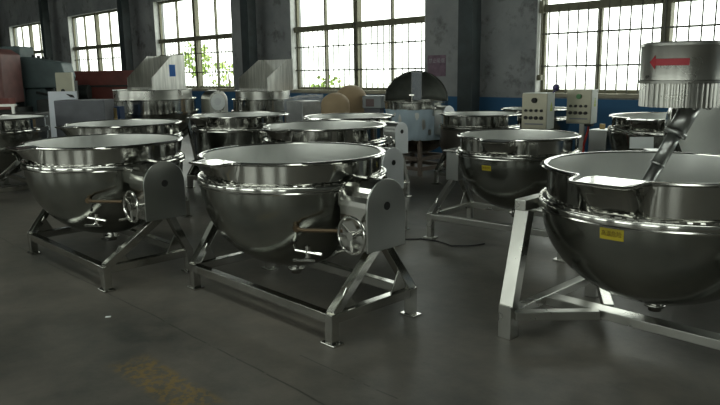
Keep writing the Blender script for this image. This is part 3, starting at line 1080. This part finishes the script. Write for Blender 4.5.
# plastic-wrapped appliance beside it
t = thing('wrapped_machine_body', 'low machine wrapped in crumpled clear plastic right of the second hood', 'machine', (-0.93, 11.55, 0), YAW)
bm = B(); box(bm, -0.22, 0.22, -0.20, 0.20, 0.0, 1.0); obj('cabinet', bm, mat('galvanised_sheet', (0.40, 0.41, 0.40), 0.35, 0.9, var=0.15), t, 0.02)
bm = B()
g = bmesh.ops.create_cube(bm, size=1.0)
bmesh.ops.subdivide_edges(bm, edges=bm.edges[:], cuts=9, use_grid_fill=True)
for vtx in bm.verts:
    vtx.co = Vector((vtx.co.x * 0.50, vtx.co.y * 0.46, 0.55 + vtx.co.z * 1.04 + (0.06 * vtx.co.x if vtx.co.z > 0.4 else 0))) + Vector([random.uniform(-0.018, 0.018) for _ in range(3)])
obj('plastic_wrap', bm, FILM, t)

# plastic-wrapped gear housing on a stand
t = thing('gear_housing_stand', 'round-topped gear housing with white wrapped disc, left of the broad grey pier', 'gearbox', (-2.30, 11.0, 0), YAW)
bm = B(); prism(bm, arch(0.17, 0.30), 0.26, Matrix.Translation((0.1, 0, 1.04)) @ Matrix.Rotation(PI / 2, 4, 'Z')); h_ = obj('housing', bm, BRU, t, 0.01)
bm = B(); tube(bm, [(0.09, -0.02, 1.02), (0.115, -0.02, 1.02)], 0.13, 24); d_ = obj('white_disc', bm, PAPER, h_)
bm = B(); tube(bm, [(0.112, -0.03, 1.03), (0.120, -0.03, 1.03)], 0.06, 20); obj('hub', bm, LPLT, d_)
bm = B(); box(bm, -0.20, 0.14, -0.22, 0.22, 0.0, 0.74); obj('stand', bm, PLT, t, 0.01)

# tan tanks, small screen box by the window
for (x, y, r, zt, lb) in ((-0.37, 10.9, 0.23, 1.145, 'smaller tan round-topped tank, left of the taller one under the window'),
                          (-0.13, 11.6, 0.27, 1.25, 'taller tan round-topped tank under the window')):
    bm = B(); lathe(bm, [(0, zt)] + [(r * math.sin(a), zt - r * 0.85 + r * 0.85 * math.cos(a)) for a in [PI / 2 * i / 14 for i in range(1, 15)]] + [(r, 0.02), (r - 0.02, 0.0), (0, 0)], 48)
    o = obj('round_topped_tank', bm, TAN); o.location = (x, y, 0)
    tag(o, lb, 'tank', 'tan round-topped tanks')
t = thing('screen_box', 'small grey box with dark screen under the window beside the taller tan tank', 'control box', (0.25, 11.2, 0), YAW * 0.4)
bm = B(); box(bm, -0.16, 0.16, -0.12, 0.12, 0.88, 1.08); c_ = obj('casing', bm, mat('grey_casing', (0.22, 0.24, 0.25), 0.5), t, 0.008)
bm = B(); box(bm, -0.10, 0.04, -0.125, -0.118, 0.91, 1.03); obj('screen', bm, mat('dark_red_screen', (0.07, 0.035, 0.035), 0.3), c_)
bm = B(); box(bm, -0.14, 0.14, -0.10, 0.10, 0.0, 0.88); obj('pedestal', bm, DGREY, t, 0.008)

# dark toothed bar standing on the sill
bm = B()
sx0 = -12.86
box(bm, sx0 - 0.035, sx0 + 0.02, WALL_Y + 0.0, WALL_Y + 0.03, Z_SILL, Z_SILL + 0.44)
box(bm, sx0 - 0.09, sx0 + 0.02, WALL_Y + 0.0, WALL_Y + 0.03, Z_SILL + 0.40, Z_SILL + 0.44)
for k in range(7):
    prism(bm, [(sx0 + 0.02, Z_SILL + 0.03 + k * 0.058), (sx0 + 0.06, Z_SILL + 0.05 + k * 0.058), (sx0 + 0.02, Z_SILL + 0.08 + k * 0.058)], 0.03, Matrix.Translation((0, WALL_Y, 0)))
o = obj('toothed_rack', bm, DARK); o.rotation_euler = (0, 0, YAW)
tag(o, 'dark toothed bar standing upright on the window sill', 'rack')


# ================================================================== CONTROL BOXES
def control_box(label, x, y, yaw, z0, w_, h_, knob=BLK, steel=True):
    t = thing('control_box', label, 'control box', (x, y, 0), yaw, 'push-button control boxes on posts')
    d_ = 0.20
    bm = B(); box(bm, -w_ / 2, w_ / 2, -d_ / 2, d_ / 2, z0, z0 + h_); c = obj('casing', bm, BOXW, t, 0.006)
    bm = B(); box(bm, -w_ / 2 + 0.004, w_ / 2 - 0.004, -d_ / 2 - 0.012, -d_ / 2, z0 + 0.004, z0 + h_ - 0.004); f = obj('front_panel', bm, BOXF, t, 0.003)
    bm = B(); tube(bm, [(0.0, -d_ / 2 - 0.012, z0 + h_ * 0.80), (0.0, -d_ / 2 - 0.035, z0 + h_ * 0.80)], 0.026, 16); obj('main_switch', bm, knob, f)
    for zz, rr in ((0.52, 0.014), (0.32, 0.018)):
        for k in range(4):
            xx = -w_ * 0.32 + k * w_ * 0.2
            bm = B(); tube(bm, [(xx, -d_ / 2 - 0.012, z0 + h_ * zz), (xx, -d_ / 2 - 0.03, z0 + h_ * zz)], rr, 12); obj('push_button', bm, BLK, f)
    bm = B(); box(bm, -w_ * 0.36, w_ * 0.36, -d_ / 2 - 0.0135, -d_ / 2 - 0.012, z0 + h_ * 0.13, z0 + h_ * 0.17); obj('label_strip', bm, DGREY, f)
    bm = B()
    pr = [(-0.03, 0), (0.03, 0), (0, 0.055)]
    prism(bm, pr, 0.002, Matrix.Translation((w_ / 2 + 0.002, 0.0, z0 + h_ * 0.60)) @ Matrix.Rotation(PI / 2, 4, 'Z'))
    box(bm, w_ / 2, w_ / 2 + 0.002, -0.03, 0.03, z0 + h_ * 0.50, z0 + h_ * 0.59)
    obj('hazard_sticker', bm, mat('yellow_green_sticker', (0.5, 0.6, 0.12), 0.5), c)
    bm = B(); beam(bm, (0, 0.04, 0.01), (0, 0.04, z0), 0.05); box(bm, -0.14, 0.14, -0.10, 0.18, 0, 0.012); obj('post', bm, BRU, t, 0.003)
    bm = B(); tube(bm, [(w_ * 0.30, 0.0, z0 + 0.005), (w_ * 0.28, 0.0, z0 - 0.08), (w_ * 0.12, 0.02, z0 - 0.22), (w_ * 0.08, 0.03, z0 - 0.45)], 0.012, 8); obj('red_cable', bm, REDW, t)
    bm = B(); box(bm, w_ * 0.18, w_ * 0.44, -0.05, 0.05, z0 - 0.03, z0); obj('cable_gland', bm, RUB, t)
    return t


t = control_box('larger-looking brown steel control box left of its twin, before the blue wall', 1.835, 6.98, -0.62, 0.865, 0.27, 0.365)
bm = B(); tube(bm, [(0.10, 0.05, 1.20), (0.16, 0.05, 1.26)], 0.008, 8); blob(bm, (0.16, 0.05, 1.28), 0.036, 3); obj('purple_knob', bm, PURK, t)
control_box('pale control box with green lamp, right of its twin, before the blue wall', 2.37, 7.25, -0.62, 0.895, 0.265, 0.355, knob=GREENK)


# ================================================================== FAR LEFT MACHINES
def at(px, Y, z=0):
    """floor point seen in photo column px at forward distance Y"""
    return ((px - 360) / F_PX * Y * 1.0, Y, z)


# grey-green press: tall column, slanted head, throat
t = thing('press_machine', 'grey-green press machine with slanted head at the far left under windows', 'machine', at(54, 16), 0.0)
bm = B(); box(bm, -0.84, -0.42, -0.3, 0.4, 0.0, 2.14); obj('column', bm, GREEN, t, 0.03)
bm = B(); prism(bm, [(-0.42, 1.20), (0.50, 1.20), (0.58, 1.45), (0.50, 1.76), (-0.30, 1.90), (-0.42, 1.90)], 0.6, Matrix.Translation((0, -0.34, 0))); hd = obj('head', bm, GREEN, t, 0.03)
bm = B(); prism(bm, [(-0.42, 0.0), (0.20, 0.0), (0.16, 0.7), (0.05, 1.2), (-0.42, 1.2)], 0.5, Matrix.Translation((0, -0.25, 0))); obj('body', bm, GREEN, t, 0.03)
for q in range(4):
    bm = B(); tube(bm, [(-0.26 + 0.11 * q, 0, 1.84), (-0.26 + 0.11 * q, 0, 1.95 - 0.02 * q)], 0.035, 10)
    obj('oil_cap', bm, DARK, hd)
bm = B(); tube(bm, [(-0.1, -0.35, 1.1), (0.25, -0.55, 1.05), (0.45, -0.5, 1.15)], 0.03, 8); tube(bm, [(0.40, -0.5, 1.15), (0.52, -0.5, 1.15)], 0.055, 12)
box(bm, 0.30, 0.62, -0.2, 0.2, 0.85, 1.35); obj('gear_lever', bm, DARK, t)
bm = B()
box(bm, 0.05, 0.6, -0.75, -0.45, 0.0, 0.95)
obj('work_table', bm, DARK, t, 0.02)

t = thing('red_machine', 'faded red machine block cut off by the left edge of the picture', 'machine', at(-12, 14.9), 0.0)
bm = B(); prism(bm, [(-1.2, 0.9), (0.69, 0.9), (0.69, 1.93), (0.50, 2.05), (-1.2, 2.05)], 0.9, Matrix.Translation((0, -0.4, 0))); b_ = obj('upper_block', bm, PINK, t, 0.03)
bm = B(); box(bm, 0.30, 0.60, -0.42, -0.395, 1.40, 1.50); obj('name_plate', bm, DGREY, b_)
bm = B(); box(bm, -1.2, 0.80, -0.45, -0.15, 0.78, 1.02); obj('red_beam', bm, RED, t, 0.01)
bm = B(); box(bm, -1.2, 0.9, -0.3, 0.4, 0.0, 0.82); obj('base', bm, DARK, t, 0.02)

t = thing('press_brake', 'long dark red press brake below the far windows, left of the hooded kettle', 'machine', at(107, 17.6), 0.0)
bm = B(); box(bm, -0.86, 1.0, -0.2, 0.3, 0.86, 1.58); fr_ = obj('upper_beam', bm, RED, t, 0.02)
bm = B(); box(bm, -0.95, 1.0, -0.23, -0.2, 1.18, 1.22); obj('beam_seam', bm, DARK, fr_)
bm = B(); box(bm, -0.95, 1.0, -0.15, 0.25, 0.0, 0.86); obj('lower_frame', bm, RED, t, 0.02)
bm = B(); tube(bm, [(-0.55, -0.35, 1.05), (-0.18, -0.35, 1.05)], 0.19, 20); box(bm, -0.6, -0.1, -0.5, -0.2, 0.5, 0.9); obj('motor', bm, DARK, t, 0.01)
bm = B(); box(bm, 0.70, 1.30, -0.6, -0.3, 0.55, 0.98); obj('grey_cowl', bm, PLT, t, 0.02)

t = thing('electric_cabinet', 'cream electric cabinet with dark switch beside the press machine', 'cabinet', at(72, 13.6), 0.25)
bm = B(); box(bm, -0.16, 0.14, -0.12, 0.12, 0.0, 1.53); c_ = obj('cabinet_body', bm, CREAM, t, 0.01)
bm = B(); tube(bm, [(-0.04, -0.12, 1.18), (-0.04, -0.16, 1.18)], 0.035, 14); obj('switch', bm, DARK, c_)

t = thing('white_board', 'white board with small blue mark leaning left of the grey bin', 'board', at(66, 9.9), 0.1)
bm = B(); box(bm, -0.19, 0.21, -0.015, 0.015, 0.0, 1.245, Matrix.Rotation(-0.05, 4, 'X')); bd = obj('board_sheet', bm, WHITE, t)
bm = B(); box(bm, -0.06, 0.0, -0.02, -0.012, 1.02, 1.06, Matrix.Rotation(-0.05, 4, 'X')); obj('blue_mark', bm, BLUEP, bd)
bm = B(); prism(bm, [(0.06, 1.21), (0.16, 1.19), (0.18, 1.15), (0.12, 1.16)], 0.01, Matrix.Rotation(-0.05, 4, 'X') @ Matrix.Translation((0, -0.022, 0))); obj('black_mark', bm, BLK, bd)
t = thing('grey_bin', 'dark grey steel bin beside the white board', 'bin', at(89, 9.35), 0.05)
bm = B(); box(bm, -0.33, 0.33, -0.22, 0.22, 0.55, 1.14); obj('bin_body', bm, DGREY, t, 0.01)
for sx in (-1, 1):
    for sy in (-1, 1):
        bm = B(); beam(bm, (sx * 0.30, sy * 0.18, 0), (sx * 0.30, sy * 0.18, 0.56), 0.04); obj('leg', bm, DARK, t)
bm = B(); box(bm, -0.11, 0.11, -0.10, 0.10, 0.0, 1.02)
o = obj('blue_crate', bm, mat('navy_crate', (0.02, 0.05, 0.13), 0.5)); o.location = at(118, 9.9); tag(o, 'small navy crate between the grey bin and the hooded kettle', 'crate')
bm = B(); tube(bm, [(0, 0, 0.0), (0, 0, 1.02)], 0.022, 12)
o = obj('brass_pipe', bm, BRASS); o.location = at(118.5, 9.45); tag(o, 'short upright brass pipe in front of the navy crate', 'pipe')
# dark rack at the far left
t = thing('dark_rack', 'low dark steel rack with pale top bar at the far left behind the kettles', 'rack', at(20, 11.6), 0.05)
bm = B(); box(bm, -0.95, 0.45, -0.3, 0.3, 0.0, 0.86); obj('rack_body', bm, DARK, t, 0.01)
bm = B(); box(bm, -0.95, 0.15, -0.34, -0.28, 0.98, 1.02); box(bm, -0.95, -0.9, -0.33, -0.29, 0.86, 0.98); box(bm, 0.08, 0.12, -0.33, -0.29, 0.86, 0.98); obj('top_bar', bm, BRU, t)

# ================================================================== SMALL THINGS ON THE FLOOR
bm = B()
pts = [(-0.0, 0.0), (0.08, -0.05), (0.2, -0.02), (0.34, -0.12), (0.44, -0.30), (0.62, -0.28), (0.75, -0.22)]
ps = []
for i in range(len(pts) - 1):
    for k in range(6):
        f = k / 6
        ps.append((pts[i][0] * (1 - f) + pts[i + 1][0] * f, pts[i][1] * (1 - f) + pts[i + 1][1] * f + 0.012 * math.sin(i * 2 + f * 3), 0.007))
tube(bm, ps, 0.006, 8)
o = obj('floor_cable', bm, RUB); o.location = (0.33, 5.85, 0)
tag(o, 'thin black cable lying on the floor by the small kettle frame', 'cable')
bm = B(); box(bm, -0.016, 0.016, -0.008, 0.008, 0, 0.004)
o = obj('paper_scrap', bm, PAPER); o.location = (-1.56, 3.97, 0.0); o.rotation_euler = (0, 0, 0.2)
tag(o, 'tiny white paper scrap on the bare floor at left', 'scrap')
